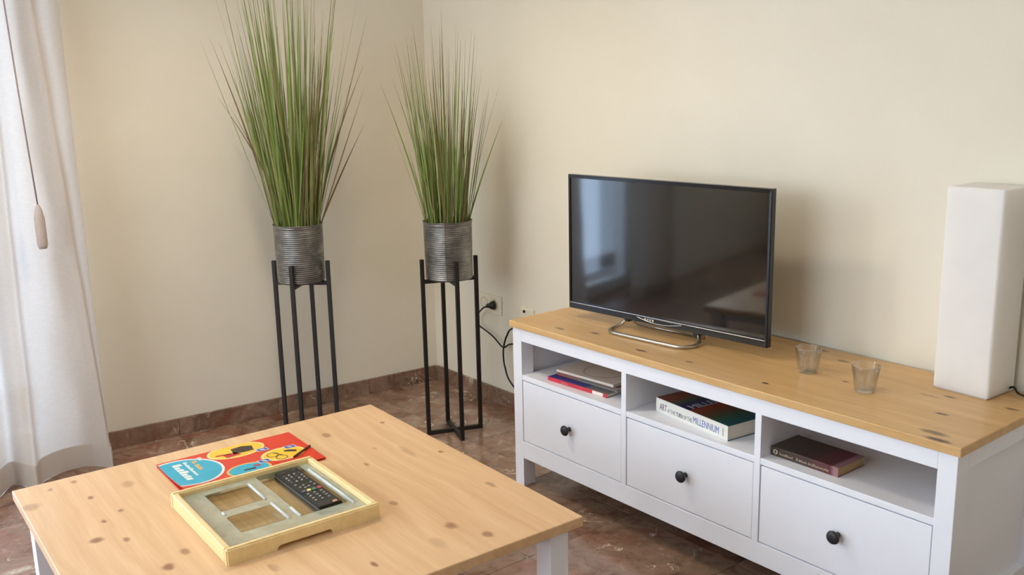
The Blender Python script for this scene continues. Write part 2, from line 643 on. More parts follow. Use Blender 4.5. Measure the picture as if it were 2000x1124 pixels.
# rear wall, with an unseen opening added for fill behind the viewer
bm = bmesh.new()
add_box(bm, (-1.0, RY, 0), (1.1, RY - 0.2, RH))
add_box(bm, (3.3, RY, 0), (RX, RY - 0.2, RH))
add_box(bm, (1.1, RY, 0), (3.3, RY - 0.2, 0.8))
add_box(bm, (1.1, RY, 2.3), (3.3, RY - 0.2, RH))
struct(obj('wall_front', bm, M['wall']))

# balcony door: frame, sash bars and panes
win = bpy.data.objects.new('window_1', None)
win.rotation_euler = (0, 0, LA)
link(win)
struct(win, 'white framed balcony door behind the curtain')
bm = bmesh.new()
fx0, fx1 = -0.20, -0.14
add_box(bm, (fx0, -WS0, 0), (fx1, -WS0 - 0.06, WZ), 0.004)
add_box(bm, (fx0, -WS1 + 0.06, 0), (fx1, -WS1, WZ), 0.004)
add_box(bm, (fx0, -WS0 - 0.06, WZ - 0.06), (fx1, -WS1 + 0.06, WZ), 0.004)
add_box(bm, (fx0, -WS0 - 0.06, 0), (fx1, -WS1 + 0.06, 0.08), 0.004)
mid = -(WS0 + WS1) / 2
add_box(bm, (fx0, mid + 0.05, 0.08), (fx1, mid - 0.05, WZ - 0.06), 0.004)
obj('window_frame', bm, M['upvc'], win)
for a, b in ((-WS0 - 0.06, mid + 0.05), (mid - 0.05, -WS1 + 0.06)):
    box('pane', (-0.172, a, 0.08), (-0.168, b, WZ - 0.06), M['pane'], win, bevel=0)

win2 = bpy.data.objects.new('window_2', None)  # unseen window, added to let in the main soft light
win2.rotation_euler = (0, 0, LA)
link(win2)
struct(win2, 'unseen white framed side window added for daylight further along the curtained wall')
bm = bmesh.new()
for a, b, c, d in ((-3.42, -3.47, 0.97, 2.23), (-4.73, -4.78, 0.97, 2.23), (-3.47, -4.73, 0.97, 1.02), (-3.47, -4.73, 2.18, 2.23), (-4.075, -4.125, 1.02, 2.18)):
    add_box(bm, (fx0, a, c), (fx1, b, d), 0.004)
obj('window_frame', bm, M['upvc'], win2)
for a, b in ((-3.47, -4.075), (-4.125, -4.73)):
    box('pane', (-0.172, a, 1.02), (-0.168, b, 2.18), M['pane'], win2, bevel=0)

# marble skirting, tile by tile
BH = 0.067
bl = bpy.data.objects.new('baseboard_left', None)
bl.rotation_euler = (0, 0, LA)
link(bl)
struct(bl, 'marble skirting tiles under the wall behind the plants')
cuts = [0.012, 0.349, 0.761, 1.165, 1.558]
for a, b in zip(cuts, cuts[1:]):
    L = b - a - 0.0016
    box('skirting_tile', (0, 0, 0), (0.012, -L, BH), M['marble'], bl, bevel=0.0012, loc=(0, -a - 0.0008, 0))
br_ = bpy.data.objects.new('baseboard_back', None)
link(br_)
struct(br_, 'marble skirting tiles under the television wall')
cuts = [0.013, 0.195, 0.29, 0.70, 1.11, 1.52, 1.93, 2.34, 2.75, 3.16, 3.57, 3.98, 4.39, 4.8, 5.21, 5.62, 6.03, 6.44, 6.85, 7.19]
for a, b in zip(cuts, cuts[1:]):
    L = b - a - 0.0016
    box('skirting_tile', (0, 0, 0), (L, -0.012, BH), M['marble'], br_, bevel=0.0012, loc=(a + 0.0008, 0, 0))

# ------------------------------------------------------------------ television bench
BX, BY, BW, BD, BHT = 1.1303, -0.017, 1.4932, 0.4531, 0.5664
bench = thing('television_bench', 'long white bench with pine top, three open shelves and three drawers', 'tv bench', (BX, BY, 0))
TT = 0.021
UZ = BHT - TT
OH = 0.0085
FY = -BD + OH                                   # front plane of legs and drawers
LEG = 0.043
box('tabletop', (0, 0, UZ), (BW, -BD, BHT), M['pine_bench'], bench, bevel=0.0022, seg=2)
for x0 in (OH, BW - OH - LEG):
    box('leg', (x0, FY, 0), (x0 + LEG, FY + 0.05, UZ), M['white'], bench, bevel=0.0015)
    box('leg', (x0, -0.008, 0), (x0 + LEG, -0.058, UZ), M['white'], bench, bevel=0.0015)
X0, X1 = OH + LEG, BW - OH - LEG
box('top_rail', (X0, FY, 0.503), (X1, FY + 0.02, UZ), M['white'], bench, bevel=0.0012)
box('bottom_rail', (X0, FY, 0.101), (X1, FY + 0.02, 0.160), M['white'], bench, bevel=0.0012)
DIV = ((0.5045, 0.5235), (0.973, 0.992))
for a, b in DIV:
    bm = bmesh.new()
    add_box(bm, (a, FY, 0.160), (b, -0.03, 0.503), 0.001)
    add_box(bm, (a + .001, FY + 0.0205, 0.502), (b - .001, -0.031, UZ))
    obj('divider', bm, M['white'], bench)
bays = ((X0, DIV[0][0]), (DIV[0][1], DIV[1][0]), (DIV[1][1], X1))
for a, b in bays:
    box('shelf', (a, FY + 0.001, 0.3725), (b, -0.03, 0.3895), M['white'], bench, bevel=0.001)
    d = box('drawer', (a + 0.0025, FY + 0.002, 0.1630), (b - 0.0025, FY + 0.020, 0.3690), M['white'], bench, bevel=0.0012)
    bm = bmesh.new()
    add_box(bm, (a + 0.012, FY + 0.0202, 0.175), (b - 0.012, -0.06, 0.18))
    for q0, q1 in ((a + 0.012, a + 0.024), (b - 0.024, b - 0.012)):
        add_box(bm, (q0, FY + 0.0202, 0.18), (q1, -0.06, 0.31))
    obj('drawer_box', bm, M['white_in'], d)
    bm = bmesh.new()
    lathe(bm, [(0.0, 0.0), (0.0075, 0.0), (0.0068, 0.006), (0.0062, 0.011), (0.009, 0.0145), (0.0155, 0.0175), (0.0168, 0.0205),
               (0.0155, 0.0245), (0.010, 0.0275), (0.0, 0.0285)], 28)
    bmesh.ops.remove_doubles(bm, verts=bm.verts[:], dist=1e-5)
    obj('knob', bm, M['knob'], d, smooth=True, loc=((a + b) / 2, FY + 0.002, 0.2655), rot=(math.radians(90), 0, 0))
box('back_panel', (X0, -0.022, 0.12), (X1, -0.030, UZ - 0.002), M['white_in'], bench, bevel=0)
for x0 in (OH + 0.017, BW - OH - 0.029):        # recessed side panels with rails
    box('side_panel', (x0, FY + 0.05, 0.115), (x0 + 0.012, -0.058, UZ), M['white'], bench, bevel=0)
for xa, xb in ((OH, OH + 0.022), (BW - OH - 0.0215, BW - OH)):
    box('side_rail', (xa, FY + 0.05, 0.503), (xb, -0.058, UZ - 0.0005), M['white'], bench, bevel=0.001)
    box('side_rail', (xa, FY + 0.05, 0.101), (xb, -0.058, 0.160), M['white'], bench, bevel=0.001)


def on_bench(x, y, z=BHT):
    """bench-local to world"""
    return Vector((BX + x, BY + y, z))


# ------------------------------------------------------------------ television
TVW, TVH = 0.735, 0.4348
tv = thing('television', 'black flat television on a curved silver foot, screen off', 'television', (1.2368, -0.301, BHT), 0.0828)
Z0 = 0.600 - BHT
box('housing', (0.012, 0.018, Z0 + 0.012), (TVW - 0.012, 0.036, Z0 + TVH - 0.012), M['tv_matt'], tv, bevel=0.006)
box('back_bulge', (0.14, 0.036, Z0 + 0.03), (TVW - 0.14, 0.062, Z0 + 0.27), M['tv_matt'], tv, bevel=0.008)
bm = bmesh.new()
fw = 0.0085
prof_b = 0.024
outer = [(0, Z0), (TVW, Z0), (TVW, Z0 + TVH), (0, Z0 + TVH)]
inner = [(fw, Z0 + prof_b), (TVW - fw, Z0 + prof_b), (TVW - fw, Z0 + TVH - 0.011), (fw, Z0 + TVH - 0.011)]
vo = [bm.verts.new((x, 0.0, z)) for x, z in outer]
vi = [bm.verts.new((x, 0.001, z)) for x, z in inner]
vob = [bm.verts.new((x, 0.020, z)) for x, z in outer]
vib = [bm.verts.new((x, 0.010, z)) for x, z in inner]
for k in range(4):
    j = (k + 1) % 4
    bm.faces.new((vo[k], vo[j], vi[j], vi[k]))
    bm.faces.new((vo[j], vo[k], vob[k], vob[j]))
    bm.faces.new((vi[k], vi[j], vib[j], vib[k]))
    bm.faces.new((vob[k], vib[k], vib[j], vob[j]))
bmesh.ops.recalc_face_normals(bm, faces=bm.faces[:])
bmesh.ops.bevel(bm, geom=[e for e in bm.edges if all(v in vo for v in e.verts)], offset=0.0015, segments=2, affect='EDGES')
bez = obj('bezel', bm, M['tv_black'], tv)
box('screen', (fw + 0.0002, 0.0035, Z0 + prof_b + 0.0002), (TVW - fw - 0.0002, 0.0095, Z0 + TVH - 0.0112), M['screen'], tv, bevel=0)
box('trim_strip', (0.006, -0.0016, Z0 + 0.0185), (TVW - 0.006, 0.002, Z0 + 0.0208), M['chrome'], bez, bevel=0.0006)
bm = bmesh.new()                                # bulging silver badge under the middle of the screen
pts = []
for k in range(25):
    a = k / 24
    pts.append((0.285 + 0.17 * a, Z0 + 0.0165 - 0.011 * math.sin(math.pi * a)))
top = [(0.455 - 0.17 * k / 12, Z0 + 0.0185) for k in range(13)]
poly = pts + top
lo = [bm.verts.new((x, -0.005, z)) for x, z in poly]
hi = [bm.verts.new((x, 0.0015, z)) for x, z in poly]
bm.faces.new(lo)
for k in range(len(poly)):
    bm.faces.new((lo[k], hi[k], hi[(k + 1) % len(poly)], lo[(k + 1) % len(poly)]))
bmesh.ops.recalc_face_normals(bm, faces=bm.faces[:])
badge = obj('badge', bm, M['tv_black'], bez)
bm = bmesh.new()
sweep(bm, [(x, -0.0055, z) for x, z in pts], circle(0.0011, 8))
obj('badge_rim', bm, M['chrome'], bez, smooth=True)
for k, (dx, w) in enumerate(((0.315, 0.009), (0.327, 0.006), (0.336, 0.006), (0.345, 0.007))):
    box('badge_letter', (dx, -0.0063, Z0 + 0.0095), (dx + w, -0.0048, Z0 + 0.0165), M['chrome'], bez, bevel=0.0012)
# the foot: one flat bar bent into a rounded loop, standing on the bench and rising to the set
bm = bmesh.new()
R_ = 0.048
ux0, ux1, yf, yb = 0.212, 0.520, -0.074, 0.052
zb = 0.0062
path = [(ux0 + 0.024, 0.016, Z0 + 0.004), (ux0 + 0.018, 0.013, 0.028), (ux0 + 0.006, 0.002, 0.011)]
for k in range(9):
    a = math.radians(180 + 90 * k / 8)
    path.append((ux0 + R_ + R_ * math.cos(a), yf + R_ + R_ * math.sin(a), zb))
for k in range(9):
    a = math.radians(270 + 90 * k / 8)
    path.append((ux1 - R_ + R_ * math.cos(a), yf + R_ + R_ * math.sin(a), zb))
path += [(ux1 - 0.006, 0.002, 0.011), (ux1 - 0.018, 0.013, 0.028), (ux1 - 0.024, 0.016, Z0 + 0.004)]
sweep(bm, path, round_rect(-0.0052, 0.0052, -0.0048, 0.0048, 0.003, 3))
foot = obj('foot', bm, M['brushed'], tv, smooth=True)
for ux in (ux0 + 0.024, ux1 - 0.024):
    box('foot_clip', (ux - 0.009, 0.006, Z0 - 0.010), (ux + 0.009, 0.030, Z0 + 0.014), M['tv_matt'], tv, bevel=0.002)
bm = bmesh.new()
sweep(bm, [(ux0 + 0.024, 0.024, Z0), (ux0 + 0.03, 0.06, 0.006), (ux1 - 0.03, 0.06, 0.006), (ux1 - 0.024, 0.024, Z0)], circle(0.005, 8))
obj('foot', bm, M['brushed'], tv, smooth=True)

# ------------------------------------------------------------------ tumblers
for (gx, gy), lab in (((0.975, -0.231), 'clear glass tumbler nearer the television on the bench top'),
                      ((1.158, -0.262), 'clear glass tumbler nearer the white lamp on the bench top')):
    g = thing('glass_tumbler', lab, 'glass', on_bench(gx, gy), group='glass tumblers on the bench')
    bm = bmesh.new()
    H = 0.066
    lathe(bm, [(0.0, 0.0005), (0.0235, 0.0), (0.0252, 0.002), (0.0258, 0.006), (0.0337, H - 0.001), (0.0334, H), (0.0322, H - 0.0008),
               (0.0245, 0.0085), (0.022, 0.007), (0.0, 0.0066)], 44)
    bmesh.ops.remove_doubles(bm, verts=bm.verts[:], dist=1e-5)
    bmesh.ops.recalc_face_normals(bm, faces=bm.faces[:])
    obj('bowl', bm, M['tumbler'], g, smooth=True)
    bm = bmesh.new()
    sweep(bm, [(0.0331 * math.cos(2 * math.pi * k / 44), 0.0331 * math.sin(2 * math.pi * k / 44), H - 0.0004) for k in range(44)],
          circle(0.0007, 6), closed=True)
    obj('rim', bm, M['tumbler'], g, smooth=True)

# ------------------------------------------------------------------ column lamp
LW, LD, LH = 0.138, 0.124, 0.497
lamp = thing('table_lamp', 'tall white square column lamp at the end of the bench', 'lamp', on_bench(1.3904, -0.1233), math.radians(-3))
bm = bmesh.new()
prism(bm, round_rect(-LW, 0, 0, LD, 0.006, 4), 0.004, LH - 0.004)
bm.normal_update()
topf = [f for f in bm.faces if f.normal.z > 0.9]
r = bmesh.ops.inset_region(bm, faces=topf, thickness=0.004)
bmesh.ops.translate(bm, verts=topf[0].verts[:], vec=(0, 0, 0.004))
bm.normal_update()
botf = [f for f in bm.faces if f.normal.z < -0.9]
bmesh.ops.inset_region(bm, faces=botf, thickness=0.003)
bmesh.ops.translate(bm, verts=botf[0].verts[:], vec=(0, 0, -0.002))
obj('shade', bm, M['lamp'], lamp)
box('base', (-LW + 0.006, 0.006, 0), (-0.006, LD - 0.006, 0.0025), M['white'], lamp, bevel=0)
bm = bmesh.new()
sweep(bm, smooth_path([(-0.004, 0.100, 0.010), (0.012, 0.098, 0.016), (0.03, 0.085, 0.008), (0.06, 0.09, 0.004), (0.092, 0.118, 0.003)], 8), circle(0.0028, 8))
obj('cord', bm, M['cable'], lamp, smooth=True)

# ------------------------------------------------------------------ books on the bench shelves
SZ = 0.3895 + 0.0002


def place(x, y, z, a):
    return Matrix.Translation((BX + x, BY + y, z)) @ Matrix.Rotation(a, 4, 'Z')


def stripes_mat(name, stops, scale, axis=0, rough=0.35):
    t = NT(name)
    sep = t.node('ShaderNodeSeparateXYZ')
    t.put(sep.inputs[0], t.vmath('MULTIPLY', t.coord(), (scale, scale, scale)))
    f = t.math('ADD', sep.outputs[axis], t.math('MULTIPLY', t.noise(t.coord(), 18, 2), 0.02))
    t.set(Base_Color=t.ramp(f, [(p, lin(c)) for p, c in stops]), Roughness=rough)
    return t.m


def paper_mat(name, rgb):
    t = NT(name)
    sep = t.vmath('MULTIPLY', t.coord(), (1.0, 1.0, 900.0))
    f = t.noise(sep, 1.0, 2)
    c = lin(rgb)
    t.set(Base_Color=t.ramp(f, [(0.3, tuple(x * 0.8 for x in c[:3]) + (1,)), (0.7, c)]), Roughness=0.8)
    return t.m


M['paper'] = paper_mat('page_edges', (226, 216, 196))
M['paper_brown'] = paper_mat('aged_page_edges', (196, 166, 118))
M['ink_violet'] = plain('ink_violet', (128, 88, 118), 0.5)
M['ink_grey'] = plain('ink_grey', (120, 124, 134), 0.5)
M['ink_dark'] = plain('ink_dark', (60, 62, 74), 0.5)
M['ink_blue'] = plain('ink_blue', (96, 116, 178), 0.5)
M['cover_white'] = plain('cover_white', (232, 230, 222), 0.4, var=0.02)


def book(name, label, x, y, a, L, D, T, cover, pages, z=SZ, hinge=0.0015, group=None, spine=None):
    """lying book: spine along local x facing the viewer, pages behind it"""
    b = thing(name, label, 'book', (BX + x, BY + y, z), a, group)
    bm = bmesh.new()
    add_box(bm, (0, 0, 0), (L, D, hinge), 0.0004, 1)
    o = obj('back_cover', bm, cover, b)
    bm = bmesh.new()
    add_box(bm, (0, 0, T - hinge), (L, D, T), 0.0004, 1)
    obj('front_cover', bm, cover, b)
    bm = bmesh.new()
    add_box(bm, (0, -0.0008, 0.0002), (L, hinge - 0.0008, T - 0.0002), 0.0005, 2)
    sp = obj('spine', bm, spine or cover, b)
    box('pages', (0.002, hinge, hinge), (L - 0.002, D - 0.003, T - hinge), pages, b, bevel=0)
    return b, sp


M['art_cover'] = stripes_mat('art_cover', [(0.00, (112, 60, 40)), (0.16, (130, 66, 42)), (0.26, (70, 84, 64)), (0.36, (30, 34, 92)), (0.47, (28, 30, 82)),
                                           (0.50, (142, 56, 36)), (0.66, (104, 66, 44)), (0.82, (46, 88, 68)), (0.93, (28, 84, 88))], 3.45)
b, sp = book('art_book', 'thick white-spined art book lying on the middle shelf', 0.580, -0.378, -0.128, 0.289, 0.235, 0.042,
             M['art_cover'], M['paper'], spine=M['cover_white'])
RX90 = Matrix.Rotation(math.radians(90), 4, 'X')


def spine_text(s, x, z, w, h, mat, parent, y=-0.0009):
    return text_mesh('lettering', s, w, h, mat, parent, Matrix.Translation((x, y, z)) @ RX90)


for s, x, w, h, m in (('ART', 0.016, 0.031, 0.019, 'ink_violet'), ('AT', 0.050, 0.010, 0.0105, 'ink_grey'), ('THE', 0.0625, 0.020, 0.0115, 'ink_grey'),
                      ('TURN', 0.086, 0.027, 0.0125, 'ink_dark'), ('OF', 0.117, 0.012, 0.0115, 'ink_grey'), ('THE', 0.132, 0.020, 0.0125, 'ink_grey'),
                      ('MILLENNIUM', 0.156, 0.100, 0.0195, 'ink_blue')):
    spine_text(s, x, 0.010, w, h, M[m], sp)
for k in range(2):
    box('publisher_mark', (0.2695 + 0.003 * k, -0.0012, 0.009), (0.2705 + 0.003 * k, -0.0006, 0.031), M['ink_grey'], sp, bevel=0)
M['ink_pale'] = plain('ink_pale', (176, 172, 176), 0.5)
text_mesh('lettering', 'MILLENNIUM', 0.20, 0.03, M['ink_pale'], b,
          Matrix.Translation((0.138, 0.018, 0.0421)) @ Matrix.Rotation(math.radians(90), 4, 'Z'))

M['brown_cover'] = stripes_mat('brown_cover', [(0.0, (70, 58, 46)), (0.3, (62, 46, 38)), (0.62, (66, 44, 38)), (0.70, (92, 48, 48)), (0.90, (88, 40, 46)), (0.955, (150, 110, 116))], 5.2)
b, sp = book('paperback_book', 'dark brown paperback with yellowed pages lying on the right shelf', 0.9945, -0.4045, -0.012, 0.193, 0.112, 0.0235,
             M['brown_cover'], M['paper_brown'])
M['ink_cream'] = plain('ink_cream', (196, 182, 158), 0.5)
bm = bmesh.new()
bmesh.ops.create_circle(bm, cap_ends=True, segments=24, radius=0.0068)
emblem = obj('emblem', bm, M['ink_cream'], sp, loc=(0.0145, -0.00125, 0.0115), rot=(math.radians(90), 0, 0))
bm = bmesh.new()
for pts in ([(-.0012, -.004), (.0018, -.0042), (.0026, -.001), (.0012, .0024), (.0016, .0042), (-.0004, .0048), (-.0016, .003), (-.0026, 0)],):
    prism(bm, pts, 0.0, 0.0003)
obj('emblem_figure', bm, M['ink_dark'], sp, loc=(0.0145, -0.00135, 0.0115), rot=(math.radians(90), 0, 0))
spine_text('A', 0.0755, 0.0065, 0.0055, 0.0085, M['ink_cream'], sp)
spine_text('in', 0.111, 0.0065, 0.0062, 0.0070, M['ink_cream'], sp)


def scribble(name, x, z, w, h, n, mat, parent, y=-0.0012):
    """a word too blurred to read: a row of small strokes of uneven height"""
    bm = bmesh.new()
    st = w / n
    for k in range(n):
        hh = h * random.choice((0.55, 0.6, 0.65, 1.0)) if k else h
        x0 = x + st * k
        add_box(bm, (x0, y, z), (x0 + st * 0.32, y + 0.0006, z + hh))
        add_box(bm, (x0, y, z + h * (0.5 if k % 2 else 0.05)), (x0 + st * 0.72, y + 0.0006, z + h * (0.62 if k % 2 else 0.18)))
    return obj(name, bm, mat, parent)


scribble('lettering', 0.027, 0.0070, 0.040, 0.0058, 12, M['ink_cream'], sp)
scribble('lettering', 0.084, 0.0065, 0.024, 0.0062, 7, M['ink_cream'], sp)
scribble('lettering', 0.121, 0.0065, 0.048, 0.0068, 10, M['ink_cream'], sp)

# pile on the left shelf
M['red_cover'] = plain('red_cover', (196, 40, 62), 0.35)
M['blue_cover'] = stripes_mat('blue_cover', [(0.0, (34, 34, 118)), (0.62, (36, 36, 122)), (0.66, (96, 100, 108)), (0.95, (104, 100, 98))], 3.85)
M['grey_cover'] = stripes_mat('grey_magazine', [(0.0, (170, 90, 84)), (0.30, (120, 104, 90)), (0.45, (126, 128, 118)), (0.95, (120, 112, 108))], 3.6)
M['brown_mag'] = stripes_mat('brown_magazine', [(0.0, (150, 78, 70)), (0.35, (150, 92, 66)), (0.40, (88, 92, 84)), (0.9, (128, 92, 84))], 3.6)
pile = 'reading pile on the left shelf'
b, sp = book('magazine', 'red spined paperback with blue cover at the bottom of the left shelf pile', 0.150, -0.4175, 0.050, 0.255, 0.185, 0.0125,
             M['blue_cover'], M['paper'], group=pile, spine=M['red_cover'])
box('sticker', (0.196, -0.0013, 0.001), (0.240, -0.0007, 0.0115), M['cover_white'], sp, bevel=0)
scribble('lettering', 0.062, 0.0035, 0.030, 0.0055, 7, M['ink_cream'], sp)
scribble('lettering', 0.098, 0.0035, 0.034, 0.0055, 8, M['red_cover'], sp)
z = SZ + 0.0127
b, sp = book('magazine', 'thin grey magazine second from the bottom of the left shelf pile', 0.160, -0.385, 0.055, 0.258, 0.180, 0.006,
             M['grey_cover'], M['paper'], z=z, group=pile, hinge=0.0008)
z += 0.0062
b, sp = book('magazine', 'thin brown and grey magazine under the white booklet on the left shelf', 0.163, -0.387, 0.07, 0.255, 0.182, 0.007,
             M['brown_mag'], M['paper'], z=z, group=pile, hinge=0.0008)
z += 0.0072
M['booklet'] = plain('booklet_cream', (222, 210, 198), 0.45, var=0.02)
b, sp = book('booklet', 'cream booklet with a large ring on its cover topping the left shelf pile', 0.163, -0.392, 0.076, 0.240, 0.210, 0.008,
             M['booklet'], M['paper'], z=z, group=pile, hinge=0.001)
bm = bmesh.new()
sweep(bm, [(0.13 + 0.066 * math.cos(2 * math.pi * k / 48), 0.085 + 0.066 * math.sin(2 * math.pi * k / 48), 0.0082) for k in range(48)],
      [(-0.0022, 0), (0.0022, 0), (0.0022, 0.0002), (-0.0022, 0.0002)], closed=True)
obj('cover_ring', bm, plain('ring_taupe', (186, 164, 150), 0.5), b)

# ------------------------------------------------------------------ coffee table
TX, TY, TA, TS, TH = 1.275, -1.0802, -0.0384, 0.90, 0.46
table = thing('coffee_table', 'square coffee table with knotty pine top and white legs', 'table', (TX, TY, 0), TA)
TTH = 0.022
box('tabletop', (0, 0, TH - TTH), (TS, -TS, TH), M['pine_table'], table, bevel=0.0022)
INS = 0.022
LG = 0.047
for lx in (INS, TS - INS - LG):
    for ly in (-INS, -TS + INS + LG):
        box('leg', (lx, ly, 0), (lx + LG, ly - LG, TH - TTH), M['white'], table, bevel=0.0015)
for side in range(4):
    a, b_ = INS + LG, TS - INS - LG
    q = ((a, -INS - .030, b_, -INS - .048), (a, -TS + INS + .030, b_, -TS + INS + .048),
         (INS + .030, -a, INS + .048, -b_), (TS - INS - .030, -a, TS - INS - .048, -b_))[side]
    box('apron', (q[0], q[1], TH - TTH - 0.035), (q[2], q[3], TH - TTH), M['white'], table, bevel=0.001)
TM = Matrix.Translation((TX, TY, 0)) @ Matrix.Rotation(TA, 4, 'Z')


def on_table(x, y, z=TH):
    return TM @ Vector((x, y, z))


# tray
YW, YD, YH, YT = 0.330, 0.321, 0.0325, 0.013
tray = thing('wooden_tray', 'square pale pine tray holding a plastic insert on the coffee table', 'tray', on_table(0.313, -0.3245), TA)
# long sides carry the handle slots cut from below
for x0 in (0.0, YW - YT):
    bm = bmesh.new()
    c0, c1, rr = -0.222, -0.105, 0.009
    top = [(-YD, YH), (0, YH)]
    prof = [(0, 0), (0, YH), (-YD, YH), (-YD, 0), (c0, 0)]
    for k in range(5):
        a = math.radians(180 - 90 * k / 4)
        prof.append((c0 + rr + rr * math.cos(a) * 1.0, 0.0015 + 0.0085 * math.sin(a)))
    for k in range(5):
        a = math.radians(90 - 90 * k / 4)
        prof.append((c1 - rr + rr * math.cos(a), 0.0015 + 0.0085 * math.sin(a)))
    prof.append((c1, 0))
    lo = [bm.verts.new((x0, y, z)) for y, z in prof]
    hi = [bm.verts.new((x0 + YT, y, z)) for y, z in prof]
    bm.faces.new(lo)
    bm.faces.new(hi[::-1])
    n = len(prof)
    for k in range(n):
        bm.faces.new((lo[k], hi[k], hi[(k + 1) % n], lo[(k + 1) % n]))
    bmesh.ops.recalc_face_normals(bm, faces=bm.faces[:])
    es = [e for e in bm.edges if all(v.co.z > YH - 1e-5 for v in e.verts)] + \
         [e for e in bm.edges if abs(e.verts[0].co.y - e.verts[1].co.y) < 1e-6 and abs(e.verts[0].co.x - e.verts[1].co.x) < 1e-6 and
          (abs(e.verts[0].co.y) < 1e-6 or abs(e.verts[0].co.y + YD) < 1e-6)]
    bmesh.ops.bevel(bm, geom=es, offset=0.003, segments=3, affect='EDGES')
    obj('side', bm, M['pine_tray'], tray)
M['pine_tray_cross'] = pine_mat('pine_tray_lengthways', (226, 196, 136), (242, 218, 164), [], None, 0.45)
for y0 in (0.0, -YD + YT):
    box('side', (YT, y0, 0), (YW - YT, y0 - YT, YH - 0.0003), M['pine_tray_cross'], tray, bevel=0.0025, seg=3)
box('bottom', (YT, -YT, 0.001), (YW - YT, -YD + YT, 0.005), M['ply'], tray, bevel=0)

# clear plastic insert: a flat deck with three sunk compartments
ix0, ix1, iy0, iy1 = YT + 0.002, YW - YT - 0.002, -YD + YT + 0.002, -YT - 0.002
ins = thing('plastic_insert', 'clear plastic divider insert with sunk compartments inside the wooden tray', 'insert', on_table(0.313, -0.3245, TH + 0.0052), TA)
deck, well = 0.0165, 0.0008
wells = [(0.040, 0.140, -0.262, -0.170), (0.172, 0.256, -0.264, -0.168), (0.0165, 0.262, -0.140, -0.036)]
M['clear'] = glass_mat('clear_plastic', (0.88, 0.92, 0.88), 0.05, 0.06, ((214, 218, 200), 0.42))  # wall and ceiling reflection put into the deck as grey diffuse
M['clear_well'] = glass_mat('clear_plastic_well', (0.93, 0.95, 0.92), 0.02, 0.05, ((176, 180, 160), 0.06))
M['clear_glint'] = glass_mat('plastic_highlight_edge', (0.9, 0.95, 0.95), 0.25, 0.12, ((236, 242, 242), 0.55))  # white highlights of the ridges put into their colour
gx = sorted({ix0, ix1} | {w[0] for w in wells} | {w[1] for w in wells})
gy = sorted({iy0, iy1} | {w[2] for w in wells} | {w[3] for w in wells})
bm = bmesh.new()
for a, b_ in zip(gx, gx[1:]):
    for c, d in zip(gy, gy[1:]):
        mx_, my_ = (a + b_) / 2, (c + d) / 2
        if any(w[0] < mx_ < w[1] and w[2] < my_ < w[3] for w in wells):
            continue
        bm.faces.new([bm.verts.new(p) for p in ((a, c, deck), (b_, c, deck), (b_, d, deck), (a, d, deck))])
for q in (((ix0, iy0), (ix1, iy0)), ((ix1, iy0), (ix1, iy1)), ((ix1, iy1), (ix0, iy1)), ((ix0, iy1), (ix0, iy0))):
    (xa, ya), (xb, yb_) = q
    bm.faces.new([bm.verts.new(p) for p in ((xa, ya, 0.0005), (xb, yb_, 0.0005), (xb, yb_, deck), (xa, ya, deck))])
bmesh.ops.remove_doubles(bm, verts=bm.verts[:], dist=1e-5)
obj('deck', bm, M['clear'], ins)
for w in wells:
    bm = bmesh.new()
    pt_ = round_rect(w[0], w[1], w[2], w[3], 0.010, 4)
    sl = 0.004
    pb_ = round_rect(w[0] + sl, w[1] - sl, w[2] + sl, w[3] - sl, 0.008, 4)
    a = [bm.verts.new((x, y, deck)) for x, y in pt_]
    c = [bm.verts.new((x, y, well)) for x, y in pb_]
    n = len(a)
    for k in range(n):
        bm.faces.new((a[k], a[(k + 1) % n], c[(k + 1) % n], c[k]))
    bm.faces.new(c)
    cmp_ = obj('compartment', bm, M['clear_well'], ins, smooth=False)
    bm = bmesh.new()
    sweep(bm, [(x, y, deck) for x, y in pt_], circle(0.0011, 6), closed=True)
    obj('rolled_edge', bm, M['clear_well'], cmp_, smooth=True)
for pts in ([(0.046, -0.166), (0.142, -0.168)], [(0.168, -0.166), (0.258, -0.166)], [(0.150, -0.262), (0.163, -0.262)],
            [(0.215, -0.143), (0.262, -0.143)], [(0.055, -0.030), (0.275, -0.030)]):
    bm = bmesh.new()
    (xa, ya), (xb, yb_) = pts
    sweep(bm, [(xa, ya, deck + 0.0012), (xb, yb_, deck + 0.0012)], circle(0.0030, 8))
    obj('ridge', bm, M['clear_glint'], ins, smooth=True)

# remote control lying in the long compartment
rem = thing('remote_control', 'black television remote control lying in the wooden tray', 'remote', on_table(0.3355, -0.396, TH + 0.0063), TA + 0.006)
RL, RW, RT = 0.227, 0.054, 0.016
bm = bmesh.new()
prism(bm, round_rect(0, RL, -RW / 2, RW / 2, 0.004, 4), 0.0, RT)
bmesh.ops.bevel(bm, geom=[e for e in bm.edges if abs(e.verts[0].co.z - e.verts[1].co.z) < 1e-6], offset=0.0018, segments=2, affect='EDGES')
obj('body', bm, plain('remote_black', (26, 25, 24), 0.42, var=0.1), rem)
bm = bmesh.new()
sweep(bm, [(x, y, RT * 0.62) for x, y in round_rect(-0.0002, RL + 0.0002, -RW / 2 - 0.0002, RW / 2 + 0.0002, 0.004, 4)], circle(0.0006, 6), closed=True)
obj('trim_line', bm, plain('remote_trim', (120, 116, 104), 0.4), rem, smooth=True)
keyc = {k: plain('key_' + k, c, 0.45) for k, c in dict(grey=(150, 148, 146), dim=(92, 88, 90), red=(190, 70, 84), green=(70, 140, 112),
                                                    yellow=(232, 210, 130), blue=(86, 92, 110), power=(210, 150, 124)).items()}


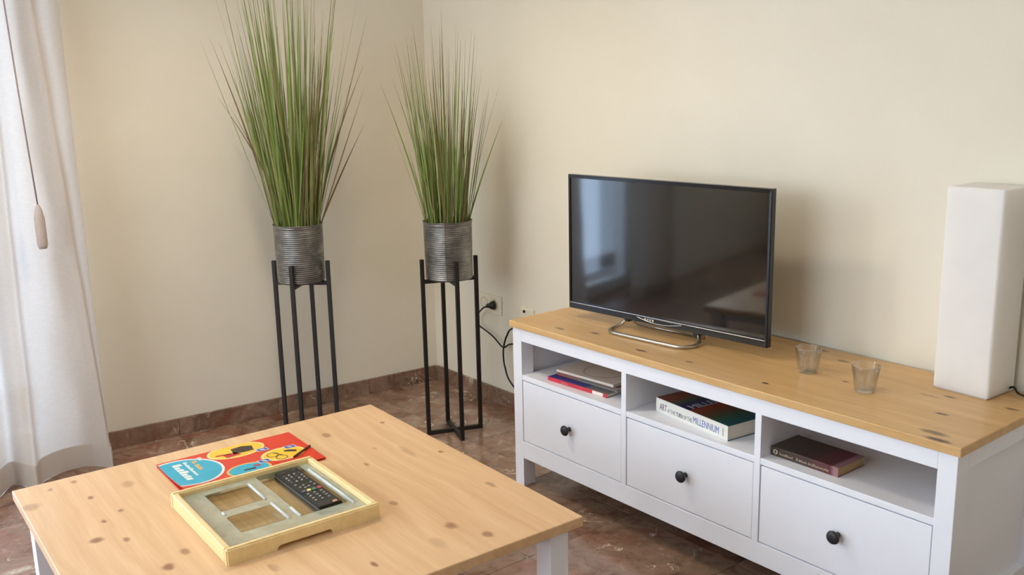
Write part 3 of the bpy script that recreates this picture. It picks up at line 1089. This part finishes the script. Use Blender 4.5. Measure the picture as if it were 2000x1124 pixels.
def key(x, y, lx, ly, c, h=0.0016):
    bm = bmesh.new()
    prism(bm, round_rect(-lx / 2, lx / 2, -ly / 2, ly / 2, min(lx, ly) * 0.42, 3), 0, h)
    obj('button', bm, keyc[c], rem, loc=(x, y, RT - 0.0002))


for k in range(2):
    key(0.014, -0.014 + 0.028 * k, 0.004, 0.008, 'dim')
for r_ in range(4):
    for c_ in range(4):
        key(0.034 + 0.0135 * r_, -0.018 + 0.012 * c_, 0.007, 0.0035, 'dim' if (r_ + c_) % 3 == 0 else 'grey')
for x, y in ((0.094, -0.018), (0.098, 0.016), (0.104, -0.004), (0.110, -0.014), (0.114, 0.004), (0.118, -0.006), (0.112, 0.018)):
    key(x, y, 0.005, 0.005, 'grey')
for c_, cn in enumerate(('blue', 'yellow', 'green', 'red')):
    key(0.136, -0.018 + 0.0118 * c_, 0.0095, 0.0088, cn, 0.0022)
for r_ in range(4):
    for c_ in range(3):
        key(0.153 + 0.0125 * r_, -0.016 + 0.015 * c_, 0.0045, 0.0055, 'grey')
key(0.219, 0.013, 0.008, 0.010, 'power', 0.002)
bm = bmesh.new()
add_box(bm, (0.2085, -0.022, RT - 0.0001), (0.2095, 0.006, RT + 0.0003))
obj('print_line', bm, keyc['dim'], rem)

# folded leaflet
leaf = thing('leaflet', 'red folded leaflet with blue and yellow ovals beside the wooden tray', 'leaflet', on_table(0.070, -0.605), TA)
M['leaf_red'] = plain('leaflet_red', (214, 62, 40), 0.32, var=0.05, scale=10)
M['leaf_white'] = plain('leaflet_white', (238, 234, 226), 0.35, var=0.02)
M['leaf_blue'] = plain('leaflet_blue', (46, 166, 196), 0.32, var=0.06, scale=20)
M['leaf_yellow'] = plain('leaflet_yellow', (244, 196, 62), 0.32, var=0.05, scale=20)
M['leaf_cream'] = plain('leaflet_cream', (246, 222, 150), 0.35)
M['leaf_orange'] = plain('leaflet_orange', (226, 176, 96), 0.35)
M['leaf_navy'] = plain('leaflet_navy', (62, 82, 168), 0.35)
M['leaf_dark'] = plain('leaflet_dark', (62, 46, 40), 0.4)
M['leaf_crimson'] = plain('leaflet_crimson', (186, 44, 50), 0.4)
PW, PL = 0.216, 0.332                            # x size, y size in leaflet frame (y runs away from its near-left corner)


def clip_poly(pts, x0, x1, y0, y1):
    for ax, lim, sg in ((0, x0, 1), (0, x1, -1), (1, y0, 1), (1, y1, -1)):
        out = []
        for i in range(len(pts)):
            a, b = pts[i - 1], pts[i]
            ia, ib = (a[ax] - lim) * sg >= 0, (b[ax] - lim) * sg >= 0
            if ia != ib:
                t = (lim - a[ax]) / (b[ax] - a[ax])
                out.append((a[0] + (b[0] - a[0]) * t, a[1] + (b[1] - a[1]) * t))
            if ib:
                out.append(b)
        pts = out
    return pts


def curl(x, y):
    """the near-left corner of the top sheet lifts a little"""
    k = max(0.0, 1 - y / 0.17) * max(0.0, (x - 0.05) / 0.166)
    return 0.0052 + 0.0135 * k * k


bm = bmesh.new()
prism(bm, round_rect(0.002, PW, 0.0, PL, 0.003, 2), 0.0, 0.0018)
obj('inner_sheets', bm, [M['leaf_red']], leaf)
NX, NY = 14, 20
bm = bmesh.new()
g = [[(bm.verts.new((PW * i / NX, PL * j / NY, curl(PW * i / NX, PL * j / NY))),
       bm.verts.new((PW * i / NX, PL * j / NY, curl(PW * i / NX, PL * j / NY) - 0.0007))) for j in range(NY + 1)] for i in range(NX + 1)]
for i in range(NX):
    for j in range(NY):
        bm.faces.new((g[i][j][0], g[i + 1][j][0], g[i + 1][j + 1][0], g[i][j + 1][0]))
        bm.faces.new((g[i][j][1], g[i][j + 1][1], g[i + 1][j + 1][1], g[i + 1][j][1]))
for i in range(NX):
    for j in (0, NY):
        bm.faces.new((g[i][j][0], g[i][j][1], g[i + 1][j][1], g[i + 1][j][0]))
for j in range(NY):
    for i in (0, NX):
        bm.faces.new((g[i][j][0], g[i][j + 1][0], g[i][j + 1][1], g[i][j][1]))
bmesh.ops.recalc_face_normals(bm, faces=bm.faces[:])
cover = obj('cover_sheet', bm, M['leaf_red'], leaf)


def printed(name, pts, mat, lift=0.0003):
    """flat print following the sheet: fan of thin strips"""
    pts = clip_poly(pts, 0.001, PW - 0.001, 0.001, PL - 0.001)
    bm = bmesh.new()
    f = bm.faces.new([bm.verts.new((x, y, 0)) for x, y in pts])
    if f.normal.z < 0:
        f.normal_flip()
    for ax, hi_ in ((0, PW), (1, PL)):
        for k in range(1, 16):
            co = [0, 0, 0]
            no = [0, 0, 0]
            co[ax] = hi_ * k / 16
            no[ax] = 1
            bmesh.ops.bisect_plane(bm, geom=bm.verts[:] + bm.edges[:] + bm.faces[:], plane_co=co, plane_no=no)
    for v in bm.verts:
        v.co.z = curl(v.co.x, v.co.y) + lift
    bmesh.ops.recalc_face_normals(bm, faces=bm.faces[:])
    if bm.faces[:] and sum(fc.normal.z for fc in bm.faces) < 0:
        bmesh.ops.reverse_faces(bm, faces=bm.faces[:])
    return obj(name, bm, mat, cover)


def oval(cx, cy, rx, ry, n=40):
    return [(cx + rx * math.cos(2 * math.pi * k / n), cy + ry * math.sin(2 * math.pi * k / n)) for k in range(n)]


def ring_print(cx, cy, rx, ry, rim, fill):
    printed('oval_rim', oval(cx, cy, rx, ry), rim, 0.0003)
    printed('oval', oval(cx, cy, rx - 0.006, ry - 0.006), fill, 0.0006)


# blue title oval, two yellow ovals, second blue oval
ring_print(0.098, 0.030, 0.092, 0.094, M['leaf_white'], M['leaf_blue'])
ring_print(0.036, 0.180, 0.046, 0.070, M['leaf_cream'], M['leaf_yellow'])
ring_print(0.128, 0.262, 0.040, 0.054, M['leaf_cream'], M['leaf_yellow'])
ring_print(0.168, 0.162, 0.040, 0.052, M['leaf_orange'], M['leaf_blue'])
ST = 0.0009


def word(x, y, w, h, n, mat, slant=0.25):
    """a blurred hand-lettered word running along x"""
    for k in range(n):
        x0 = x + w * k / n
        hh = h * (1.0 if k in (0, n // 2) else random.uniform(0.55, 0.8))
        dx = w / n
        printed('lettering', [(x0, y), (x0 + dx * 0.78, y - 0.0), (x0 + dx * 0.78 + slant * 0.3 * hh, y + hh), (x0 + slant * 0.3 * hh, y + hh * 0.92)], mat, ST)


word(0.022, 0.088, 0.022, 0.010, 3, M['leaf_white'])
word(0.036, 0.070, 0.018, 0.013, 3, M['leaf_orange'])
word(0.062, 0.069, 0.040, 0.012, 4, M['leaf_orange'])
word(0.032, 0.052, 0.100, 0.009, 9, M['leaf_white'])
word(0.034, 0.026, 0.118, 0.021, 7, M['leaf_white'])
for (cx, cy) in ((0.072, 0.232), (0.144, 0.208), (0.098, 0.292)):
    printed('tag', [(cx - .010, cy - .015), (cx + .010, cy - .013), (cx + .010, cy + .015), (cx - .010, cy + .013)], M['leaf_white'], 0.0009)
    printed('tag', [(cx - .008, cy - .013), (cx + .008, cy - .011), (cx + .008, cy + .013), (cx - .008, cy + .011)], M['leaf_navy'], 0.0011)
    printed('tag_mark', [(cx - .004, cy - .007), (cx + .003, cy - .003), (cx + .005, cy + .007), (cx - .001, cy + .004)], M['leaf_white'], 0.0013)
# cart drawing, cyclist drawing, figure drawing: plain shapes
printed('drawing', [(0.022, 0.172), (0.058, 0.166), (0.060, 0.216), (0.030, 0.222), (0.018, 0.200)], M['leaf_dark'], ST)
printed('drawing', [(0.046, 0.142), (0.070, 0.146), (0.068, 0.182), (0.048, 0.176)], M['leaf_crimson'], ST)
printed('drawing', [(0.040, 0.128), (0.046, 0.126), (0.056, 0.160), (0.048, 0.162)], M['leaf_crimson'], ST)
for cx, cy in ((0.122, 0.238), (0.148, 0.250)):
    bm = bmesh.new()
    sweep(bm, [(cx + 0.013 * math.cos(2 * math.pi * k / 24), cy + 0.013 * math.sin(2 * math.pi * k / 24), curl(cx, cy) + 0.0008) for k in range(24)],
          [(-.0009, 0), (.0009, 0), (.0009, .0002), (-.0009, .0002)], closed=True)
    obj('drawing', bm, M['leaf_dark'], cover)
printed('drawing', [(0.112, 0.270), (0.120, 0.268), (0.136, 0.292), (0.126, 0.298), (0.114, 0.284)], M['leaf_dark'], ST)
printed('drawing', [(0.106, 0.244), (0.110, 0.243), (0.140, 0.256), (0.138, 0.259)], M['leaf_dark'], ST)
printed('drawing', [(0.150, 0.178), (0.158, 0.176), (0.166, 0.190), (0.156, 0.194)], M['leaf_crimson'], ST)
printed('drawing', [(0.164, 0.150), (0.172, 0.150), (0.174, 0.176), (0.166, 0.178)], M['leaf_dark'], ST)
# pen stroke-like dark stick lying across the leaflet's corner
stick = box('pencil', (0, -0.0022, 0), (0.075, 0.0022, 0.0044), plain('dark_pencil', (72, 34, 24), 0.4), bevel=0.0012,
            loc=on_table(0.1998, -0.2735, TH + 0.0062), rot=(0, 0, TA + math.radians(-55.5)))
tag(stick, 'thin dark stick lying across the red leaflet beside the tray', 'stick')


# ------------------------------------------------------------------ plant stands and potted grass
def plant_stand(label, x, y, ang, hgt):
    t = thing('plant_stand', label, 'plant stand', (x, y, 0), ang, 'black metal plant stands')
    hw = 0.0072
    R = 0.104
    for k in range(4):
        o = box('leg', (R - hw, -hw, 0), (R + hw, hw, hgt), M['black_metal'], t, bevel=0.0012)
        o.rotation_euler = (0, 0, k * math.pi / 2)
    for z0, nm in ((0.0, 'base_bar'), (0.596, 'support_bar')):
        box(nm, (-R + hw, -hw, z0), (R - hw, hw, z0 + 0.0145), M['black_metal'], t, bevel=0.001)
        for s in (-1, 1):
            box(nm, (-hw, s * hw, z0), (hw, s * (R - hw), z0 + 0.0145), M['black_metal'], t, bevel=0.001)
    return t


def potted_grass(label, x, y, seed, n, zmax, spread, kinds):
    rng = random.Random(seed)
    t = thing('potted_grass', label, 'plant', (x, y, 0.6107), rng.uniform(0, 6), 'potted grasses')
    bm = bmesh.new()
    PH = 0.218
    prof = [(0.0, 0.001), (0.086, 0.0)]
    ribs = 27
    for k in range(ribs + 1):
        z = 0.006 + (PH - 0.016) * k / ribs
        r = 0.0875 + 0.0025 * (z / PH)
        prof.append((r - 0.0006, z - 0.0018))
        prof.append((r + 0.0012, z))
        prof.append((r - 0.0006, z + 0.0018))
    prof += [(0.0912, PH - 0.003), (0.0928, PH - 0.001), (0.0912, PH + 0.001), (0.0895, PH - 0.002), (0.0885, PH - 0.05), (0.0, PH - 0.05)]
    prof.sort(key=lambda q: 0) 
    lathe(bm, prof, 56)
    bmesh.ops.remove_doubles(bm, verts=bm.verts[:], dist=1e-6)
    bmesh.ops.recalc_face_normals(bm, faces=bm.faces[:])
    pot = obj('pot', bm, M['zinc'], t, smooth=True)
    box('seam', (0.0895, -0.0022, 0.002), (0.0922, 0.0022, PH - 0.004), M['zinc'], pot, bevel=0.0008)
    bm = bmesh.new()
    lathe(bm, [(0.0, PH - 0.018), (0.05, PH - 0.019), (0.0885, PH - 0.022)], 32)
    bmesh.ops.remove_doubles(bm, verts=bm.verts[:], dist=1e-6)
    obj('soil', bm, M['soil'], t, smooth=True)
    L0 = PH - 0.02
    for k in range(n):
        r0 = 0.080 * math.sqrt(rng.random())
        a0 = rng.uniform(0, 2 * math.pi)
        outer = r0 / 0.080
        u = rng.random()
        if u < 0.45:                             # tall, nearly upright blades
            hgt = zmax * rng.uniform(0.62, 1.0) * (1 - 0.15 * outer)
            lean = spread * (0.12 + 0.60 * outer) * rng.uniform(0.3, 1.0)
        elif u < 0.95:                           # shorter blades filling the lower half
            hgt = zmax * rng.uniform(0.30, 0.62)
            lean = spread * (0.10 + 0.60 * outer) * rng.uniform(0.3, 1.0) * (0.45 + 0.7 * hgt / zmax)
        else:                                    # a few strays that lean right out
            hgt = zmax * rng.uniform(0.35, 0.75)
            lean = spread * rng.uniform(0.7, 1.05)
            r0 = 0.078
        a = a0 + rng.gauss(0, 0.4)
        dirv = Vector((math.cos(a), math.sin(a), 0))
        tw = rng.uniform(0, math.pi)
        w0 = rng.uniform(0.0020, 0.0042) * kinds
        base = Vector((r0 * math.cos(a0), r0 * math.sin(a0), L0 - 0.004))
        bm = bmesh.new()
        uvl = bm.loops.layers.uv.new('UVMap')
        seg = 7
        rows = []
        curve = rng.uniform(0.9, 1.35)
        for i in range(seg + 1):
            s = i / seg
            c = base + dirv * (lean * s ** curve) + Vector((0, 0, hgt * s - 0.10 * lean * s * s))
            w = w0 * (1.0 if s < 0.4 else max(0.06, 1 - ((s - 0.4) / 0.6) ** 1.3))
            if s < 0.15:
                w *= 0.75 + s
            sd = Vector((math.cos(tw + 0.8 * s), math.sin(tw + 0.8 * s), 0))
            nr = Vector((-sd.y, sd.x, 0))
            rows.append((bm.verts.new(c - sd * w), bm.verts.new(c + nr * w * 0.35), bm.verts.new(c + sd * w), s))
        for p, q in zip(rows, rows[1:]):
            for j in (0, 1):
                f = bm.faces.new((p[j], p[j + 1], q[j + 1], q[j]))
                for lp, (uu, vv) in zip(f.loops, ((j / 2, p[3]), ((j + 1) / 2, p[3]), ((j + 1) / 2, q[3]), (j / 2, q[3]))):
                    lp[uvl].uv = (uu, vv)
        obj('blade', bm, M['blade'], t, smooth=True)
    return t


plant_stand('tall black metal plant stand nearer the curtain, its foot hidden by the coffee table', 0.2546, -0.7655, 0.7733, 0.688)
plant_stand('tall black metal plant stand in the room corner beside the wall socket', 0.6044, -0.3333, 1.2246, 0.688)
potted_grass('taller, fuller grass in a ribbed zinc pot nearer the curtain', 0.2546, -0.7655, 11, 295, 1.16, 0.27, 1.0)
potted_grass('shorter, sparser grass in a ribbed zinc pot in the room corner', 0.6044, -0.3333, 23, 190, 0.83, 0.175, 0.82)


# ------------------------------------------------------------------ curtains
def curtain(label, bot, top, z0, z1, group=None):
    NZ, NS = 40, 8
    nb = len(bot)
    bm = bmesh.new()
    uvl = bm.loops.layers.uv.new('UVMap')
    rows = []
    for j in range(NZ + 1):
        f = j / NZ
        z = z0 + (z1 - z0) * f
        pts = [Vector((b[0] + (t[0] - b[0]) * f, b[1] + (t[1] - b[1]) * f, 0)) for b, t in zip(bot, top)]
        path = smooth_path(pts, NS)
        row = []
        for i, q in enumerate(path):
            wob = 0.004 * math.sin(9 * z + i * 0.33) * (1 - f) + 0.003 * math.sin(17 * z - i * 0.21)
            zz = z
            row.append(bm.verts.new(wl(q.x, q.y + wob, zz)))
        rows.append(row)
    m = len(rows[0])
    for j in range(NZ):
        for i in range(m - 1):
            fc = bm.faces.new((rows[j][i], rows[j][i + 1], rows[j + 1][i + 1], rows[j + 1][i]))
            for lp, (a, b) in zip(fc.loops, ((i, j), (i + 1, j), (i + 1, j + 1), (i, j + 1))):
                lp[uvl].uv = (a / m, b / NZ * 2)
    c = thing('curtain', label, 'curtain', (0, 0, 0), 0, group)
    panel = obj('panel', bm, M['curtain'], c, smooth=True)
    bm = bmesh.new()
    path = [v for v in smooth_path([Vector((b[0], b[1], 0)) for b in bot], NS)]
    bm2 = []
    for i in range(len(path) - 1):
        for k in range(1):
            a = wl(path[i].x, path[i].y + 0.0022, z0 + 0.001)
            b = wl(path[i + 1].x, path[i + 1].y + 0.0022, z0 + 0.001)
            a2 = wl(path[i].x, path[i].y + 0.0022 - 0.001, z0 + 0.085)
            b2 = wl(path[i + 1].x, path[i + 1].y + 0.0022 - 0.001, z0 + 0.085)
            bm.faces.new([bm.verts.new(q) for q in (a, b, b2, a2)])
    bmesh.ops.remove_doubles(bm, verts=bm.verts[:], dist=1e-5)
    obj('hem', bm, M['curtain'], c, smooth=True)
    return c


curtain('beige linen curtain hanging to the floor at the left edge beside the window',
        [(1.440, .100), (1.445, .150), (1.454, .215), (1.480, .165), (1.535, .130), (1.61, .135), (1.675, .180), (1.702, .245), (1.728, .205), (1.77, .150), (1.83, .235), (1.88, .13), (1.95, .21), (2.02, .12)],
        [(1.425, .050), (1.480, .090), (1.560, .165), (1.570, .120), (1.585, .085), (1.61, .085), (1.63, .120), (1.650, .170), (1.672, .120), (1.71, .07), (1.75, .165), (1.79, .06), (1.84, .16), (1.90, .06)],
        0.0006, 2.35)
n2 = [(2.62 + 0.45 * k / 10, 0.12 + (0.05 if k % 2 else -0.03)) for k in range(11)]
curtain('beige linen curtain on the far side of the balcony door, mirrored in the television', n2, n2, 0.0006, 2.35)
rod = thing('curtain_rod', 'curtain rod above the balcony door', 'curtain rod')
bm = bmesh.new()
sweep(bm, [wl(1.3, 0.12, 2.375), wl(3.2, 0.12, 2.375)], circle(0.012, 12))
obj('rod', bm, M['brushed'], rod, smooth=True)
for s in (1.36, 3.14):
    bm = bmesh.new()
    sweep(bm, [wl(s, 0.0, 2.375), wl(s, 0.11, 2.375)], circle(0.008, 10))
    obj('bracket', bm, M['brushed'], rod, smooth=True)
# cord and weight moved before the cloth, its shadowy tone put into their colour
cord = thing('pull_cord', 'thin pull cord with a flat weight, moved before the curtain, its shade painted grey', 'cord')
M['cord'] = plain('cord_grey', (164, 148, 144), 0.7)
bm = bmesh.new()
cp = [wl(1.592, 0.235, 0.965), wl(1.602, 0.20, 1.35), wl(1.610, 0.170, 1.75), wl(1.616, 0.13, 2.36)]
sweep(bm, cp, circle(0.0026, 8), up=LNRM)
obj('string', bm, M['cord'], cord, smooth=True)
bm = bmesh.new()
lathe(bm, [(0.0, 0.0), (0.012, 0.001), (0.0165, 0.014), (0.0165, 0.10), (0.011, 0.130), (0.005, 0.146), (0.0, 0.148)], 24)
bmesh.ops.remove_doubles(bm, verts=bm.verts[:], dist=1e-6)
obj('weight', bm, plain('weight_beige', (196, 182, 176), 0.6), cord, smooth=True, loc=wl(1.592, 0.235, 0.820))

# ------------------------------------------------------------------ wall sockets and cables
sock = thing('wall_socket', 'cream double wall socket with one black plug in it', 'socket', (0.42, 0, 0.425))
box('frame', (-0.076, -0.0005, -0.040), (0.076, -0.009, 0.040), M['socket'], sock, bevel=0.003)
for k, cx in enumerate((-0.0355, 0.0355)):
    bm = bmesh.new()
    lathe(bm, [(0.026, 0.0), (0.0225, 0.0015), (0.0205, 0.001), (0.0195, -0.006), (0.0, -0.006)], 32)
    bmesh.ops.remove_doubles(bm, verts=bm.verts[:], dist=1e-6)
    w = obj('outlet', bm, M['socket_in'], sock, smooth=True, loc=(cx, -0.0088, 0), rot=(math.radians(90), 0, 0))
    if k == 0:
        for hx in (-0.0095, 0.0095):
            bm = bmesh.new()
            bmesh.ops.create_circle(bm, cap_ends=True, segments=14, radius=0.0027)
            obj('pin_hole', bm, M['hole'], w, loc=(hx, 0, -0.0057))
jack = thing('aerial_socket', 'cream aerial socket plate half hidden by the bench top', 'socket', (0.66, 0, 0.405))
box('plate', (-0.041, -0.0005, -0.041), (0.041, -0.009, 0.041), M['socket'], jack, bevel=0.003)
bm = bmesh.new()
lathe(bm, [(0.006, 0.0), (0.0055, 0.004), (0.0035, 0.004), (0.003, 0.0005), (0.0, 0.0005)], 18)
obj('jack_ring', bm, M['hole'], jack, smooth=True, loc=(-0.012, -0.0088, 0.027), rot=(math.radians(90), 0, 0))
pc = thing('power_cable', 'black power cable running from the wall socket plug to behind the bench', 'cable')
bm = bmesh.new()
lathe(bm, [(0.0, 0.0), (0.0185, 0.0), (0.0185, 0.006), (0.015, 0.016), (0.010, 0.022), (0.0075, 0.034), (0.0, 0.036)], 28)
bmesh.ops.remove_doubles(bm, verts=bm.verts[:], dist=1e-6)
obj('plug', bm, M['cable'], pc, smooth=True, loc=(0.4555, -0.0100, 0.425), rot=(math.radians(90), 0, math.radians(-25)))
bm = bmesh.new()
sweep(bm, smooth_path([(0.442, -0.038, 0.424), (0.430, -0.050, 0.415), (0.405, -0.05, 0.395), (0.372, -0.04, 0.372), (0.358, -0.035, 0.348), (0.372, -0.03, 0.327),
                       (0.425, -0.03, 0.312), (0.4735, -0.03, 0.294), (0.520, -0.03, 0.268), (0.545, -0.03, 0.268), (0.60, -0.03, 0.292), (0.80, -0.03, 0.31), (1.126, -0.05, 0.33)], 10),
      circle(0.0033, 8))
obj('lead', bm, M['cable'], pc, smooth=True)
tc = thing('looped_cable', 'black cable hanging in a loop beside the left end of the bench', 'cable')
bm = bmesh.new()
sweep(bm, smooth_path([(1.126, -0.08, 0.47), (0.80, -0.06, 0.42), (0.62, -0.045, 0.365), (0.575, -0.042, 0.325), (0.554, -0.042, 0.28), (0.548, -0.042, 0.235), (0.558, -0.042, 0.185), (0.60, -0.042, 0.125), (0.78, -0.05, 0.05), (1.0, -0.06, 0.02), (1.126, -0.06, 0.012)], 10), circle(0.0036, 8))
obj('lead', bm, M['cable'], tc, smooth=True)
